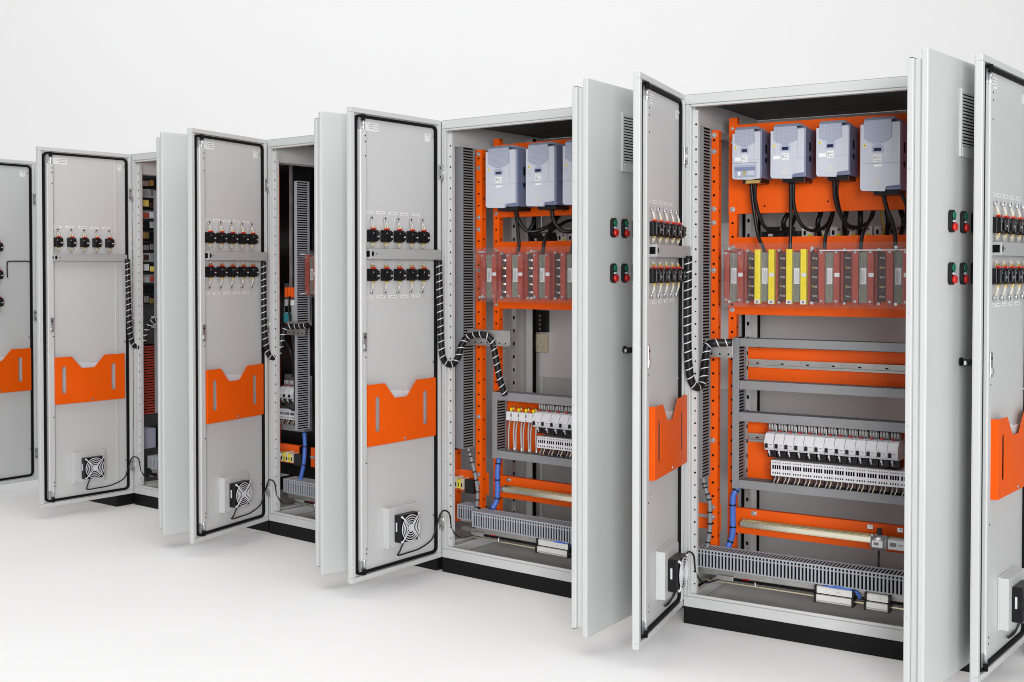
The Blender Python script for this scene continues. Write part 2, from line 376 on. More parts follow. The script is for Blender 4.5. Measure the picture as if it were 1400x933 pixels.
def pocket_on(k, ds):
    """orange sheet metal document pocket hanging on the door"""
    mw = MW[k] @ RZ(-math.radians(CAB[k][3])) @ T(.062+ds, -.0128, .637)
    t = thing('document_pocket', 'orange metal document pocket on the door of the ' + WHERE[k], 'document holder', mw, 'orange document pockets')
    L, H = .425, .262
    def front(b):
        y = .030
        # front sheet with a notch, cut as strips so that both slots are open
        sl = (.058, .083); sr = (.362, .387); zb, zt = .057, .209
        def sheet(p): b.prism(p, 'y', y-.0025, y, 'orange')
        a1, a2, a3, a4, nd = .127, .190, .268, .330, .068
        sheet([(0, 0), (sl[0], 0), (sl[0], H), (0, H)]); sheet([(sl[0], 0), (sl[1], 0), (sl[1], zb), (sl[0], zb)]); sheet([(sl[0], zt), (sl[1], zt), (sl[1], H), (sl[0], H)])
        sheet([(sl[1], 0), (a1, 0), (a1, H), (sl[1], H)]); sheet([(a1, 0), (a2, 0), (a2, H-nd), (a1, H)]); sheet([(a2, 0), (a3, 0), (a3, H-nd), (a2, H-nd)])
        sheet([(a3, 0), (a4, 0), (a4, H), (a3, H-nd)]); sheet([(a4, 0), (sr[0], 0), (sr[0], H), (a4, H)])
        sheet([(sr[0], 0), (sr[1], 0), (sr[1], zb), (sr[0], zb)]); sheet([(sr[0], zt), (sr[1], zt), (sr[1], H), (sr[0], H)]); sheet([(sr[1], 0), (L, 0), (L, H), (sr[1], H)])
        for s0, s1 in (sl, sr):   # rounded slot ends
            for zc, sg in ((zb, 1), (zt, -1)):
                m_ = (s0+s1)/2; b.prism([(s0, zc), (s0, zc+sg*.008), (s0+.004, zc+sg*.002), (m_, zc)][::1], 'y', y-.0025, y, 'orange'); b.prism([(s1, zc), (s1, zc+sg*.008), (s1-.004, zc+sg*.002), (m_, zc)], 'y', y-.0025, y, 'orange')
        b.box(-.0012, 0, 0, y, 0, H, 'orange'); b.box(L, L+.0012, 0, y, 0, H, 'orange'); b.box(0, L, 0, y-.003, -.0015, -.0001, 'orange')
        b.disc((L*.48, y, .012), (0, 1, 0), .006, 'zinc', 8, .003)
        for zz in (.02, H-.02): b.disc((L-.008, y, zz), (0, 1, 0), .002, 'ink', 6)
    def back(b): b.box(.0002, L-.0002, .0003, .0018, .0, H-.04, 'grey')
    part('pocket_front', t, front, key='pf'); part('backing_plate', t, back, key='pb')
    if k in (1, 2, 3, 4, 5, 6):
        def sheets(b):
            b.prism([(.10, .004), (.34, .004), (.335, .222), (.105, .214)], 'y', .006, .010, 'paper'); b.prism([(.16, .006), (.30, .006), (.29, .226), (.215, .226), (.165, .20)], 'y', .0105, .013, 'white')
        single('paper_sheet', 'white paper in the orange pocket on the ' + WHERE[k], 'paper', mw, sheets, 'papers in the document pockets', key='paper')

def fan_on(k, ds):
    mw = MW[k] @ RZ(-math.radians(CAB[k][3])) @ T(.19+ds, -.0129, .18)
    t = thing('filter_fan', 'black fan in grey housing on the door of the ' + WHERE[k], 'fan', mw, 'filter fans low on the doors')
    w = .187
    def house(b):
        b.box(-.004, w+.004, 0, .006, -.004, .178, 'grey', .002); b.prism([(0, .0061), (w, .0061), (w-.004, .034), (.004, .034)], 'z', 0, .174, 'grey')
        for x in (.008, w-.008): b.disc((x, .034, .008), (0, 1, 0), .004, 'zinc', 8, .002)
    def motor(b):
        b.box(.030, .150, .0342, .072, .022, .142, 'plastic', .004); b.box(.1501, .1512, .045, .052, .07, .11, 'white')
        b.cyl((.09, .0722, .082), (.09, .0732, .082), .054, 'dark', 28)
        for q in range(7):
            a = 2*PI*q/7; c, s = math.cos(a), math.sin(a); c2, s2 = math.cos(a+.5), math.sin(a+.5)
            b.prism([(.09+.02*c, .082+.02*s), (.09+.05*c, .082+.05*s), (.09+.05*c2, .082+.05*s2), (.09+.02*c2, .082+.02*s2)], 'y', .0733, .0742, 'plastic')
        b.cyl((.09, .0733, .082), (.09, .0752, .082), .02, 'plastic', 20)
    def guard(b):
        c = Vector((.09, .079, .082))
        for r in (.056, .046, .036, .026, .016):
            b.tube([c + Vector((r*math.cos(a*PI/16), 0, r*math.sin(a*PI/16))) for a in range(33)], .0021, 'white', 6, False)
        for a in (45, 135, 225, 315):
            u = Vector((math.cos(math.radians(a)), 0, math.sin(math.radians(a)))); b.cyl(c+u*.004, c+u*.079, .0026, 'white', 6); e = c+u*.076; b.cyl(e, e-Vector((0, .007, 0)), .005, 'white', 8)
        b.cyl(c-Vector((0, .001, 0)), c+Vector((0, .002, 0)), .014, 'white', 16)
    part('housing', t, house, key='fh'); part('fan_motor', t, motor, key='fm'); part('finger_guard', t, guard, key='fg')
    a = -math.radians(CAB[k][3])
    # supply lead runs along the door, past the hinge and into the cabinet
    def cab2fan(p): return (mw.inverted() @ (MW[k] @ Vector(p)))
    pts = [Vector((.105, .05, .022)), Vector((.115, .035, -.022)), Vector((.10, .010, -.048)), Vector((.03, .006, -.050)), Vector((-.05-ds*.5, .006, -.046)), Vector((-.125-ds, .008, -.02)), Vector((-.148-ds, .014, .03)), Vector((-.160-ds, .030, .09))]
    pts += [cab2fan(p) for p in ((.028, -.018, .288), (.040, .006, .27), (.044, .02, .20), (.062, .05, .158), (.10, .085, .162), (.13, .10, .178))]
    b = MB(); b.tube(bez(pts, 6), .0034, 'plastic', 8)
    part('supply_lead', t, b)

def rdoor(root, k, W):
    """door hung on the right corner, seen on its painted outer side. x runs from the hinge, +y is the outer side"""
    w, ang = RDOOR[k]; g = 'grey'; z0, z1 = ZP, ZT
    b = MB()
    b.box(0, w, -.0215, 0, z0, z1, g, .004)
    b.box(w-.060, w-.012, -.046, -.0217, z0+.03, z1-.03, g, .002)
    b.box(w-.055, w-.001, -.066, -.0462, z0+.026, z1-.026, g, .003)
    for zz in (z0+.024, z1-.0245): b.box(w-.05, w-.004, -.062, -.05, zz, zz+.0005, 'dark')
    b.box(.02, w-.065, -.034, -.0217, z0+.03, z1-.03, g, .002)
    for zz in (.3, .9, 1.25, 1.7): b.disc((w-.0005, -.056, zz), (1, 0, 0), .0025, 'strip', 6)
    door = part('door', root, b, (W-.012, 0, 0), (0, 0, PI+math.radians(ang)), label='open grey door showing its outer face and edge')
    def button(h):
        o = [(.0155*math.cos(a)+.0, .0205+.0155*math.sin(a)) for a in [PI*q/8 for q in range(9)]] + [(.0155*math.cos(a), -.0205+.0155*math.sin(a)) for a in [PI+PI*q/8 for q in range(9)]]
        h.prism(o, 'y', .0002, .013, 'plastic')
        h.cyl((0, .0132, .0185), (0, .0165, .0185), .0125, 'green', 18); h.cyl((0, .0132, -.0185), (0, .023, -.0185), .0135, 'red', 18, .012); h.box(-.007, .007, .0131, .0158, -.0035, .0035, 'white')
    sc = w/.574
    xs = [.398, .315, .232, .149] if k != 5 else [.321, .219, .118]
    if k >= 4:
        for x in xs:
            for z in (1.541, 1.374): part('push_button', door, button, (x, 0, z), key='pb_button')
        v = MB(); x1 = .335 if k == 4 else .248; x0 = x1-.205; za, zb = 1.752, 1.972
        v.box(x0, x1, .0002, .003, za, zb, g, .001)
        v.box(x0+.012, x1-.012, .0031, .0036, za+.035, zb-.012, 'dark')
        z = za+.036
        while z < zb-.016: v.box(x0+.012, x1-.012, .0037, .0062, z, z+.0056, g); z += .0105
        v.box(x0, x0+.012, .0031, .0078, za, zb, g, .001); v.box(x1-.012, x1, .0031, .0078, za, zb, g, .001); v.box(x0+.0121, x1-.0121, .0031, .0078, zb-.0118, zb, g, .001); v.box(x0+.0121, x1-.0121, .0031, .0085, za, za+.034, g, .002)
        part('ventilation_grille', door, v)
        h = MB(); hx = .306 if k == 4 else .222
        h.cyl((hx, .0002, 1.087), (hx, .006, 1.087), .014, 'plastic', 16); h.cyl((hx, .0062, 1.087), (hx, .026, 1.087), .010, 'plastic', 14); h.box(hx-.014, hx+.050, .0262, .042, 1.076, 1.098, 'plastic', .006); h.box(hx+.0502, hx+.0512, .031, .038, 1.081, 1.094, 'zinc')
        part('handle', door, h)
    else:
        h = MB(); h.box(.20, .26, .0002, .006, 1.02, 1.12, 'plastic', .003); part('handle', door, h)
    return door

# ------------------------------------------------------------------ devices
GRP = {}
def drive(k, x0, x1, z0, z1, lab, small=False):
    """frequency inverter on the upper plate; local x across, front towards -y"""
    w, h = x1-x0, z1-z0; dep = .147
    t = thing('frequency_inverter', lab, 'inverter', MW[k] @ T(x0, .2468, z0), 'inverters in a row on the upper orange plate')
    b = MB(); b.box(.004, w, -dep+.012, 0, .006, h, 'drived', .004)
    for z in (.35, .55, .62): b.box(w+.0001, w+.0016, -dep*.62, -dep*.5, h*z, h*z+.02, 'dark')
    b.box(w*.3, w*.95, -dep*.85, -.02, -.012, .0058, 'plastic', .002)
    part('housing', t, b)
    c = MB(); y = -dep; wf = w*.985
    nb = .0 if small else .018
    c.prism([(0, .012), (wf*.045, .004), (wf*.62, .0), (wf*.66, nb), (wf, nb+.004), (wf, h-.012), (wf*.97, h-.006), (.0, h-.010)], 'y', y, y+.0118, 'drive')
    c.box(wf*.80, wf*.803, y-.0008, y-.0001, h*.44, h-.02, 'drivem'); c.box(.001, wf, y-.0006, y-.0001, h*.40, h*.403, 'drived'); c.box(w+.0001, w+.0007, y+.02, -.01, h*.40, h*.404, 'dark')
    part('front_cover', t, c)
    gmb = MB(); n = 10; gx0, gx1 = wf*.10, wf*.79; top = h+.004; low = h*.76
    poly = [(gx0, top), (gx0, low)] + [(gx0+(gx1-gx0)*q/n, low-.10*h*math.sin(PI*q/n)*.75) for q in range(1, n)] + [(gx1, low), (gx1, top)]
    gmb.prism(poly[::-1], 'y', y-.0035, y-.0002, 'mesh'); gmb.prism([(y-.0035, top+.0002), (-.02, top+.0002), (-.02, top+.008), (y+.012, top+.012)], 'x', gx0, gx1+.008, 'drivem')
    part('grille', t, gmb)
    q = MB(); zc = h*.60; xc = wf*.44
    q.prism([(xc-w*.14, zc-.010), (xc+w*.14, zc-.010), (xc+w*.14, zc+.008), (xc+w*.08, zc+.017), (xc-w*.08, zc+.017), (xc-w*.14, zc+.008)], 'y', y-.0018, y-.0002, 'drivem'); q.box(xc-w*.095, xc+w*.095, y-.0028, y-.0019, zc-.007, zc+.005, 'navy', .0003)
    q.box(xc-w*.10, xc+w*.10, y-.0012, y-.0002, zc-.046, zc-.019, 'paper')
    for r, a_ in enumerate((.07, .085, .05, .08)): q.box(xc-w*.08, xc+w*a_, y-.0016, y-.0013, zc-.0255-r*.0055, zc-.0235-r*.0055, 'strip')
    q.box(xc-w*.08, xc-w*.045, y-.0017, y-.0013, zc-.033, zc-.028, 'ink')
    part('display_panel', t, q)
    l = MB(); zl = h*.44; rl = MB()
    rl.box(*((wf*.08, wf*.30) if not (h > .22) else (xc-w*.09, xc+w*.12)), y-.0013, y-.0007, zl-.010 if h < .22 else h*.35, zl+.004 if h < .22 else h*.385, 'paper')
    l.prism([(wf*.07, h*.640), (wf*.145, h*.640), (wf*.1075, h*.640+.013)], 'y', y-.0012, y-.0002, 'yellow')
    l.box(wf*.098, wf*.117, y-.0015, y-.0013, h*.640+.003, h*.640+.008, 'dark')
    for r in range(3): l.box(wf*.06, wf*(.17-.03*(r % 2)), y-.0008, y-.0002, h*.60-r*.007, h*.603-r*.007, 'drivem')
    tz = h*.10
    if not small: l.prism([(xc-.014, tz), (xc+.014, tz), (xc, tz+.026)], 'y', y-.0009, y-.0002, 'wirec'); l.prism([(xc-.009, tz+.003), (xc+.009, tz+.003), (xc, tz+.020)], 'y', y-.0012, y-.0010, 'drive')
    else:
        tw = MB()
        tw.box(wf*.08, wf*.86, y-.004, y-.0002, h*.06, h*.30, 'drivem', .001); tw.box(wf*.10, wf*.83, y-.0046, y-.0041, h*.30-.022, h*.30-.008, 'drived')
        for i_, xx in enumerate((.22, .40)): tw.box(wf*xx, wf*xx+.010, y-.0052, y-.0042, h*.09, h*.17, 'brass' if i_ else 'paper')
        tw.box(wf*.56, wf*.80, y-.0050, y-.0042, h*.09, h*.18, 'drive'); tw.box(.003, wf*.9, y-.001, y-.0007, h*.34, h*.345, 'dark')
        tw.box(wf*.42, wf*.92, y+.02, y+.05, -.013, -.0005, 'brass')
    part('warning_label', t, l); part('rating_label', t, rl)
    if small: part('terminal_window', t, tw)
    return t

def choke(k, xc, sc, col, lab, z0=1.255, z1=1.465, last=False):
    t = thing('choke', lab, 'choke', MW[k] @ T(xc, .2468, z0), 'chokes behind the clear cover')
    h = z1-z0; bw = .0108*sc; off = .0275*sc; y = -.128
    c = MB(); c.box(-.017*sc, .017*sc, y+.012, -.0005, .008, h-.012, 'core', .001)
    for q in range(6): c.box(-.017*sc+q*.0055*sc, -.0165*sc+q*.0055*sc, y+.0113, y+.0119, .01, h-.014, 'wind')
    part('core', t, c)
    lb = MB(); lb.box(-.0105*sc, .0105*sc, y+.009, y+.0112, h*.37, h*.66, 'paper')
    for q in range(4): lb.box(-.007*sc+q*.004, -.0058*sc+q*.004, y+.0085, y+.0089, h*.39, h*(.64-.04*(q % 2)), 'ink')
    part('rating_label', t, lb)
    for sg in (-1, 1):
        m_ = col if not isinstance(col, tuple) else col[(sg+1)//2]
        b = MB(); b.box(sg*off-bw, sg*off+bw, y, y+.022, 0, h, m_, .001); b.box(sg*off-bw*.9, sg*off+bw*.9, y+.0222, -.012, .006, h-.006, 'brick')
        if m_ == 'yellow': b.box(sg*off-bw, sg*off+bw, y-.001, y-.0001, .001, .016, 'paper'); b.box(sg*off-.004, sg*off+.004, y-.0013, y-.0011, .004, .012, 'ink')
        for zz in (.014, h-.014):
            if m_ != 'yellow': b.cyl((sg*off, y, zz), (sg*off, y-.006, zz), .005, 'zinc', 8)
        if sg > 0: b.box(off-bw*.6, off+bw+.001, y-.0015, y-.0002, h*.50, h*.57, 'paper')
        part('clamping_bar', t, b)
    w = MB(); x0 = off+bw+.002; x1 = .124*sc-off-bw-.002
    w.box(x0, x1, y+.035, -.004, .012, h-.012, 'wind', .003); w.box(x0, x0+.006*sc, y+.020, y+.034, .01, h-.008, 'brick', .001); w.box(x1-.006, x1, y+.02, y+.034, .01, h-.008, 'brick', .001)
    for q in range(5):
        zz = h*(.15+.17*q); xm = (x0+x1)/2
        w.cyl((xm-.004, y+.036, zz), (xm+.012*sc, y+.016, zz), .0042, 'zinc', 8); w.cyl((xm-.008, y+.028, zz+.001), (xm-.001, y+.024, zz+.001), .0048, 'brass' if q % 2 else 'zincd', 8)
        w.box(xm-.011*sc, xm+.011*sc, y+.0345, y+.0352, zz-.004, zz+.003, 'ink')
    for zz in (.006, h-.004): w.cyl(((x0+x1)/2-.008, y+.034, zz), ((x0+x1)/2-.008, y+.012, zz), .0055, 'zinc', 10)
    part('winding', t, w)
    return t

def breaker_mbs(p):
    """white motor protection breaker p wide: profile leans back at the top"""
    pr = [(-.055, .0), (-.105, .006), (-.112, .02), (-.112, .042), (-.094, .068), (-.06, .074), (0, .074), (0, 0)]
    b = MB(); b.prism(pr, 'x', .0006, p-.0012, 'white')
    b.prism([(-.1126, .018), (-.1126, .044), (-.0945, .0695), (-.0935, .0685)], 'x', p-.0011, p-.0002, 'strip')
    b.box(p*.50, p*.85, -.1126, -.112, .027, .029, 'ink'); b.box(p*.55, p*.8, -.1126, -.112, .022, .0235, 'strip'); b.disc((p*.2, -.1118, .0395), (0, -1, 0), .0014, 'red', 6); b.box(.0006, p-.0012, -.1128, -.1121, .0105, .0118, 'strip')
    k = MB(); k.box(p*.08, p*.08+.0125, -.1180, -.1121, .0145, .032, 'plastic', .003); k.box(p*.08+.0045, p*.08+.008, -.1225, -.1181, .017, .030, 'plastic')
    tm = MB(); tm.box(p*.08, p*.92, -.062, -.02, .0742, .098, 'zincd', .002)
    for q in range(3):
        x = p*(.2+.28*q); tm.cyl((x, -.068, .079), (x, -.068, .104), .0042, 'strip', 8); tm.box(x-.002, x+.002, -.073, -.0685, .0745, .080, 'plastic')
    tm.box(p*.14, p*.5, -.078, -.066, .0745, .0785, 'red', .001)
    lt = MB(); lt.box(p*.05, p*.95, -.075, -.01, -.026, -.0005, 'plastic'); lt.cyl((p*.35, -.095, .004), (p*.35+.002, -.088, -.018), .0026, 'white', 8); lt.box(p*.3, p*.45, -.099, -.09, -.006, -.0004, 'white')
    return b, k, tm, lt
def breaker(k, x, z, p, lab, vb=.2425):
    t = thing('circuit_breaker', lab, 'breaker', MW[k] @ T(x, vb, z), 'circuit breakers in a row on the rail')
    for nm, i in (('housing', 0), ('rotary_knob', 1), ('terminal', 2), ('lower_terminal', 3)):
        part(nm, t, (lambda q: None), key=('brk', p, i)) if ('brk', p, i) in CACHE else None
        if ('brk', p, i) not in CACHE:
            CACHE[('brk', p, i)] = breaker_mbs(p)[i].mesh(nm); part(nm, t, (lambda q: None), key=('brk', p, i))
    return t
def terminal_block(k, x, z, p, h, lab, vb=.2425):
    t = thing('terminal_block', lab, 'terminal block', MW[k] @ T(x, vb, z), 'terminal blocks below the breakers')
    def body(b):
        b.box(.0001, p-.0001, -.092, 0, 0, h, 'white')
        n = 4
        for q in range(n):
            xx = p*(.14+.22*q); b.box(xx, xx+.0062, -.0928, -.0922, h*.44, h*.70, 'dark'); b.box(xx+.0005, xx+.0048, -.0926, -.0922, h*.13, h*.24, 'dark'); b.box(xx+.001, xx+.0055, -.0926, -.0922, h*.82, h*.90, 'ink')
    def wires(b):
        for q in range(2):
            xx = p*(.3+.36*q); b.tube(bez([(xx, -.075, -.0005), (xx+.003, -.086, -.012), (xx-.002, -.088, -.024), (xx-.007, -.075, -.032)], 4), .0022, 'wirec' if q else 'strip', 6)
        b.box(p*.04, p*.96, -.070, -.03, -.024, -.0005, 'wind')
    part('body', t, body, key=('tb', p, h)); part('wire', t, wires, key=('tw', p, h))

def cable(k, pts, r, m, name, lab, cat, group=None, ties=(), n=8):
    b = MB(); P = bez(pts, 7); b.tube(P, r, m, n)
    o = single(name, lab, cat, MW[k], b, group)
    if ties:
        for q in ties:
            i = int(q*(len(P)-2)); d = (P[i+1]-P[i]).normalized(); tb = MB(); tb.cyl(P[i]-d*.003, P[i]+d*.003, r*1.12, 'plastic', 10); part('cable_tie', o, tb)
    return o
def loom(k, pts, r=.0145):
    b = MB(); P = bez(pts, 12); b.tube(P, r, 'plastic', 12)
    t = thing('spiral_cable_loom', 'black cable loom in white spiral wrap on the ' + WHERE[k], 'cable', MW[k], 'spiral wrapped cable looms')
    part('cable_bundle', t, b)
    # helical wrap
    s = MB(); prev = None; ph = 0.; k0 = 0; last = None; turn = .034
    for i in range(len(P)-1):
        tg = (P[i+1]-P[i]); L = tg.length; tg.normalize()
        a = tg.orthogonal().normalized() if prev is None else (prev - tg*prev.dot(tg)).normalized(); prev = a; bb = tg.cross(a)
        for q in range(6):
            c = P[i] + tg*(L*q/6); w = ph; ph += 2*PI*(L/6)/turn
            u = a*math.cos(w)+bb*math.sin(w)
            p0 = c+u*(r+.0012)-tg*.0020; p1 = c+u*(r+.0012)+tg*.0020
            s.v += [tuple(p0), tuple(p1)]
            if len(s.v) >= 4: n = len(s.v); s.face([n-4, n-3, n-1, n-2], 'white', True)
    part('spiral_wrap', t, s)

# ------------------------------------------------------------------ cabinets
XS = (.45, .368, .286, .204, .128)
ROWS = {
 1: dict(sw=[(1.527, .034, .03), (1.357, .03, .03), (1.191, .03, .034)], xs=(.25,), duct=None),
 2: dict(sw=[(1.542, .028, .024)], xs=(.463, .384, .306, .229, .150), duct=(.05, .50, 1.437, 1.475), tags=(1.628,)),
 3: dict(sw=[(1.545, .034, .02), (1.377, .02, .034)], xs=XS, duct=(.034, .485, 1.434, 1.478), tags=(1.632, 1.27)),
}
for q in (4, 5, 6): ROWS[q] = dict(sw=[(1.532, .034, .02), (1.365, .02, .034)], xs=XS, duct=(.034, .485, 1.432, 1.477), tags=(1.632, 1.27))
DSP = {1: -.01, 2: .005, 3: 0, 4: 0, 5: -.045, 6: -.055}
DSS = {1: 0, 2: 0, 3: 0, 4: 0, 5: -.03, 6: -.035}
ROOT = {}
for k, (o, yaw, W, aL) in CAB.items():
    r = thing('electrical_cabinet', CABLAB[k], 'cabinet', MW[k], 'open electrical cabinets standing in a row'); ROOT[k] = r
    b = MB(); b.box(.001, W-.001, .001, D, .0, ZP-.001, 'black', .002); part('plinth', r, b)
    part('frame', r, frame_mb(W, k == 1, k == 6))
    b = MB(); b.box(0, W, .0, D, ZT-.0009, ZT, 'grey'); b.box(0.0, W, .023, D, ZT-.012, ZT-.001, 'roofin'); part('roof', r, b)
    b = MB(); b.box(0, W, D-.004, D, ZP, ZT-.013, 'grey'); part('back_panel', r, b)
    b = MB(); b.box(.002, W-.002, .023, D-.005, ZP, ZP+.003, 'grey'); b.box(.002, W-.002, D-.06, D-.05, ZP+.0031, ZP+.06, 'grey', .002); part('floor_plate', r, b)
    part('corner_post', r, post_mb(), (.011, .0165, 0)); part('corner_post', r, post_mb(), (W-.011, .0165, 0), (0, 0, PI/2))
    part('rear_post', r, rear_post_mb(), (.004, D-.05, 0) if k != 4 else (.030, .62, 0)); part('rear_post', r, rear_post_mb(), (W-.055, D-.05, 0))
    if k == 1:
        b = MB(); b.box(-.002, -.0003, .001, D, ZP, ZT, 'grey'); part('side_panel', r, b)
    if k == 6:
        b = MB(); b.box(W+.0003, W+.002, .001, D, ZP, ZT, 'grey'); part('side_panel', r, b)
    ldoor(r, k, LW[k], DSS[k], ROWS[k], DSP[k])
    pocket_on(k, DSP[k])
    if k in (2, 3, 4, 5, 6): fan_on(k, DSP[k])
    if k in RDOOR: rdoor(r, k, W)

def mounting(k, u1, u2, uend, platesA=True, vd=(.018, .045), v_vd=.08, dz=(.56, 1.95), vmm='duct'):
    """orange mounting frame, trunking and rails. u1: side upright, u2: main upright, uend: far end of the beams"""
    r = ROOT[k]; V = .25
    ue = uend if k != 2 else .97
    f = part('mounting_frame', r, upright_mb(.037, .17, 1.945, .032, (1.925, 1.86, 1.63, 1.575, 1.385, .70, .43, .39)), (u1, .18, 0))
    part('upright', f, upright_mb(.033, .17, 2.0, .03, (1.955, 1.9, 1.625, 1.475, 1.225) if k != 4 else (1.65, 1.475, 1.225)), (u2-u1, V+.0035-.18, 0))
    part('upright', f, upright_mb(.033, .17, 2.0, .03), (ue-.04-u1, V+.0035-.18, 0))
    sub = lambda nm, mb_: part(nm, f, mb_, (-u1, V-.003-.18+.0031, 0))
    sub('crossbeam', plate_mb(u2, ue, 1.612 if k != 4 else 1.631, 1.97, .03, [(u2+.018, 1.63 if k != 4 else 1.65)], [(u2+.15, 1.64), (u2+.4, 1.65), (u2+.62, 1.635)]))
    sub('crossbeam', plate_mb(u2+.0335, ue, 1.206, 1.517, .03))
    if k != 4: sub('crossbeam', plate_mb(u2+.084, ue, .935, 1.076, .012))
    sub('crossbeam', plate_mb(u2+.084, ue, .54, .80, .012))
    lb = plate_mb(u2+.001, uend, .322, .424, .02)
    for xx in (.199, .655, .765): lb.box(xx-.011, xx+.011, -.004, -.0001, .40, .418, 'zinc', .002); bolt(lb, xx, -.004, .41, .006)
    sub('crossbeam', lb)
    b = MB(); b.box(-.2 if k != 3 else .06, u1+.03, 0, .003, .325, .43, 'orange'); b.box(-.2 if k != 3 else .06, u1-.002, -.004, -.0001, .372, .385, 'zincd')
    part('crossbeam', f, b, (-u1, .06, 0))
    # trunking
    part('cable_duct', r, vduct_mb(vd[1]-vd[0], .09, *dz, vmm), (vd[0], v_vd, 0))
    x0 = u2+.050 if k != 4 else .165
    zt = 1.118 if k != 4 else .826
    part('cable_duct', r, vduct_mb(.0275, .078, .518, zt), (x0, .165, 0))
    for z0, z1 in (((1.084, 1.116), (.914, .948), (.788, .823), (.521, .554)) if k != 4 else ((.789, .826), (.521, .556))):
        part('cable_duct', r, hduct_mb(x0+.0285, ue+.01, z0, z1, .078), (0, .165, 0))
    part('cable_duct', r, bduct_mb(.114 if k == 4 else .022, uend+.01, .208, .280, .085), (0, .082, 0))
    if k == 4: part('cable_duct', r, bduct_mb(-.03, .086, .215, .283, .08), (0, .15, 0))
    if k != 4: part('din_rail', r, rail_mb(x0+.04, ue, .998, 1.030), (0, .237, 0))
    part('din_rail', r, rail_mb(x0+.04, ue, .699, .733), (0, .237, 0))
    b = MB(); xa = x0+.022
    b.box(xa, uend, .0, .0015, .3625, .3795, 'rail', .0004)
    for z0, z1, y0, y1 in ((.3796, .381, 0, .03), (.361, .3624, 0, .03), (.3811, .387, .0285, .03), (.355, .3609, .0285, .03), (.3811, .3835, .004, .0055), (.3585, .3609, .004, .0055)): b.box(xa, uend, y0, y1, z0, z1, 'chrome')
    part('din_rail', r, b, (0, .20, 0))
    # bottom earth bar with its brackets
    b = MB(); b.box(.03, uend, 0, .006, .158, .163, 'chrome'); b.box(.03, uend, .02, .05, .178, .194, 'zincd')
    for xx in (.26, .9): b.cyl((xx, .003, .148), (xx, .003, .176), .004, 'zinc', 8)
    part('earth_bar', r, b, (0, .085, 0))
    b = MB(); b.cyl((.14, .102, .172), (uend-.02, .104, .173), .006, 'plastic', 8); b.box(.10, .17, .09, .11, .166, .184, 'zincd', .002); b.box(.20, .235, .10, .12, .166, .18, 'red', .002); part('cable', r, b)
    part('cable_bracket', r, bracket_mb(.012, .155 if k != 4 else .30), (0, .118, 0))
    part('perforated_strip', r, perf_strip_mb(.1, 1.95), (.03, .62 if k != 4 else .50, 0))
    # small parts box seen deep inside behind the window between the plates
    b = MB(); b.box(0, .7, 0, .05, 1.50, 1.515, 'zincd'); part('rear_rail', r, b, (.12, .47, 0))
    for q in range(11 if k == 5 else 7 if k == 4 else 0):
        xx = .32+q*.058
        def term(h): h.box(0, .05, 0, .045, 0, .045, 'paper', .002); h.box(.008, .018, -.001, -.0001, .012, .03, 'dark'); h.box(.028, .045, -.001, -.0001, .004, .016, 'yellow'); h.box(.03, .04, -.001, -.0001, .028, .038, 'ink')
        single('terminal_block', f'{ORD[q]} small rear terminal from left, behind beams of {WHERE[k]}', 'terminal block', MW[k] @ T(xx, .47, 1.516), term, 'white and yellow terminals deep inside', key='rterm')
    def contactor(h): h.box(0, .16, 0, .06, 0, .03, 'plastic', .002); h.box(.02, .13, .005, .05, .0301, .05, 'plastic', .002); h.box(.03, .05, -.001, -.0001, .01, .02, 'white'); h.box(.08, .1, .004, .0049, .032, .046, 'zincd')
    if k >= 4: single('contactor', 'low black contactor behind the orange beams of the ' + WHERE[k], 'contactor', MW[k] @ T(.15, .47, 1.516), contactor, key='contactor')

mounting(5, .033, .087, 1.03)
mounting(4, .056, .105, 1.08, vd=(.014, .061))
mounting(3, .26, .32, 1.10, vd=(.030, .05), v_vd=.155, dz=(.53, 1.86), vmm='ductl')
mounting(2, .05, .105, 1.15, vd=(.012, .05), v_vd=.14, dz=(.53, 1.86))

def cover(k, x0, x1, split):
    r = ROOT[k]
    b = MB(); b.box(x0, x1, 0, .0025, 1.243, 1.488, 'clear')
    o = part('clear_cover', r, b, (0, .086, 0))
    def sp(s): s.cyl((0, .003, 0), (0, .160, 0), .0035, 'zinc', 8); s.cyl((0, -.0005, 0), (0, -.003, 0), .006, 'zinc', 10)
    for x in (x0+.03, (x0+x1)/2, x1-.05):
        for z in (1.262, 1.468): part('spacer', o, sp, (x, 0, z), key='spacer')
    if split:
        s = MB(); s.box(.50, x1-.01, .0045, .0055, 1.456, 1.4605, 'white'); part('edge_strip', o, s)
    # folded side wings of the cover
    w = MB(); w.box(x0-.0005, x0+.002, .003, .12, 1.243, 1.488, 'clear'); part('side_wing', o, w)
cover(5, .122, .828, True); cover(4, .124, .76, False); cover(3, .13, .75, False)

# drives
D5 = 'in the cabinet with yellow bars'
drive(5, .157, .270, 1.735, 1.925, 'smallest blue grey inverter with open terminal window, ' + D5, True)
drive(5, .309, .441, 1.732, 1.926, 'second blue grey inverter from the post ' + D5)
drive(5, .484, .605, 1.732, 1.926, 'third blue grey inverter from the post ' + D5)
drive(5, .646, .788, 1.672, 1.928, 'tallest blue grey inverter with big mesh top ' + D5)
drive(4, .178, .348, 1.664, 1.930, 'blue grey inverter nearest the orange post in the fourth cabinet from left')
drive(4, .402, .556, 1.664, 1.930, 'blue grey inverter between two others in the fourth cabinet from left')
drive(4, .598, .755, 1.664, 1.930, 'blue grey inverter half hidden by the door of the fourth cabinet from left')

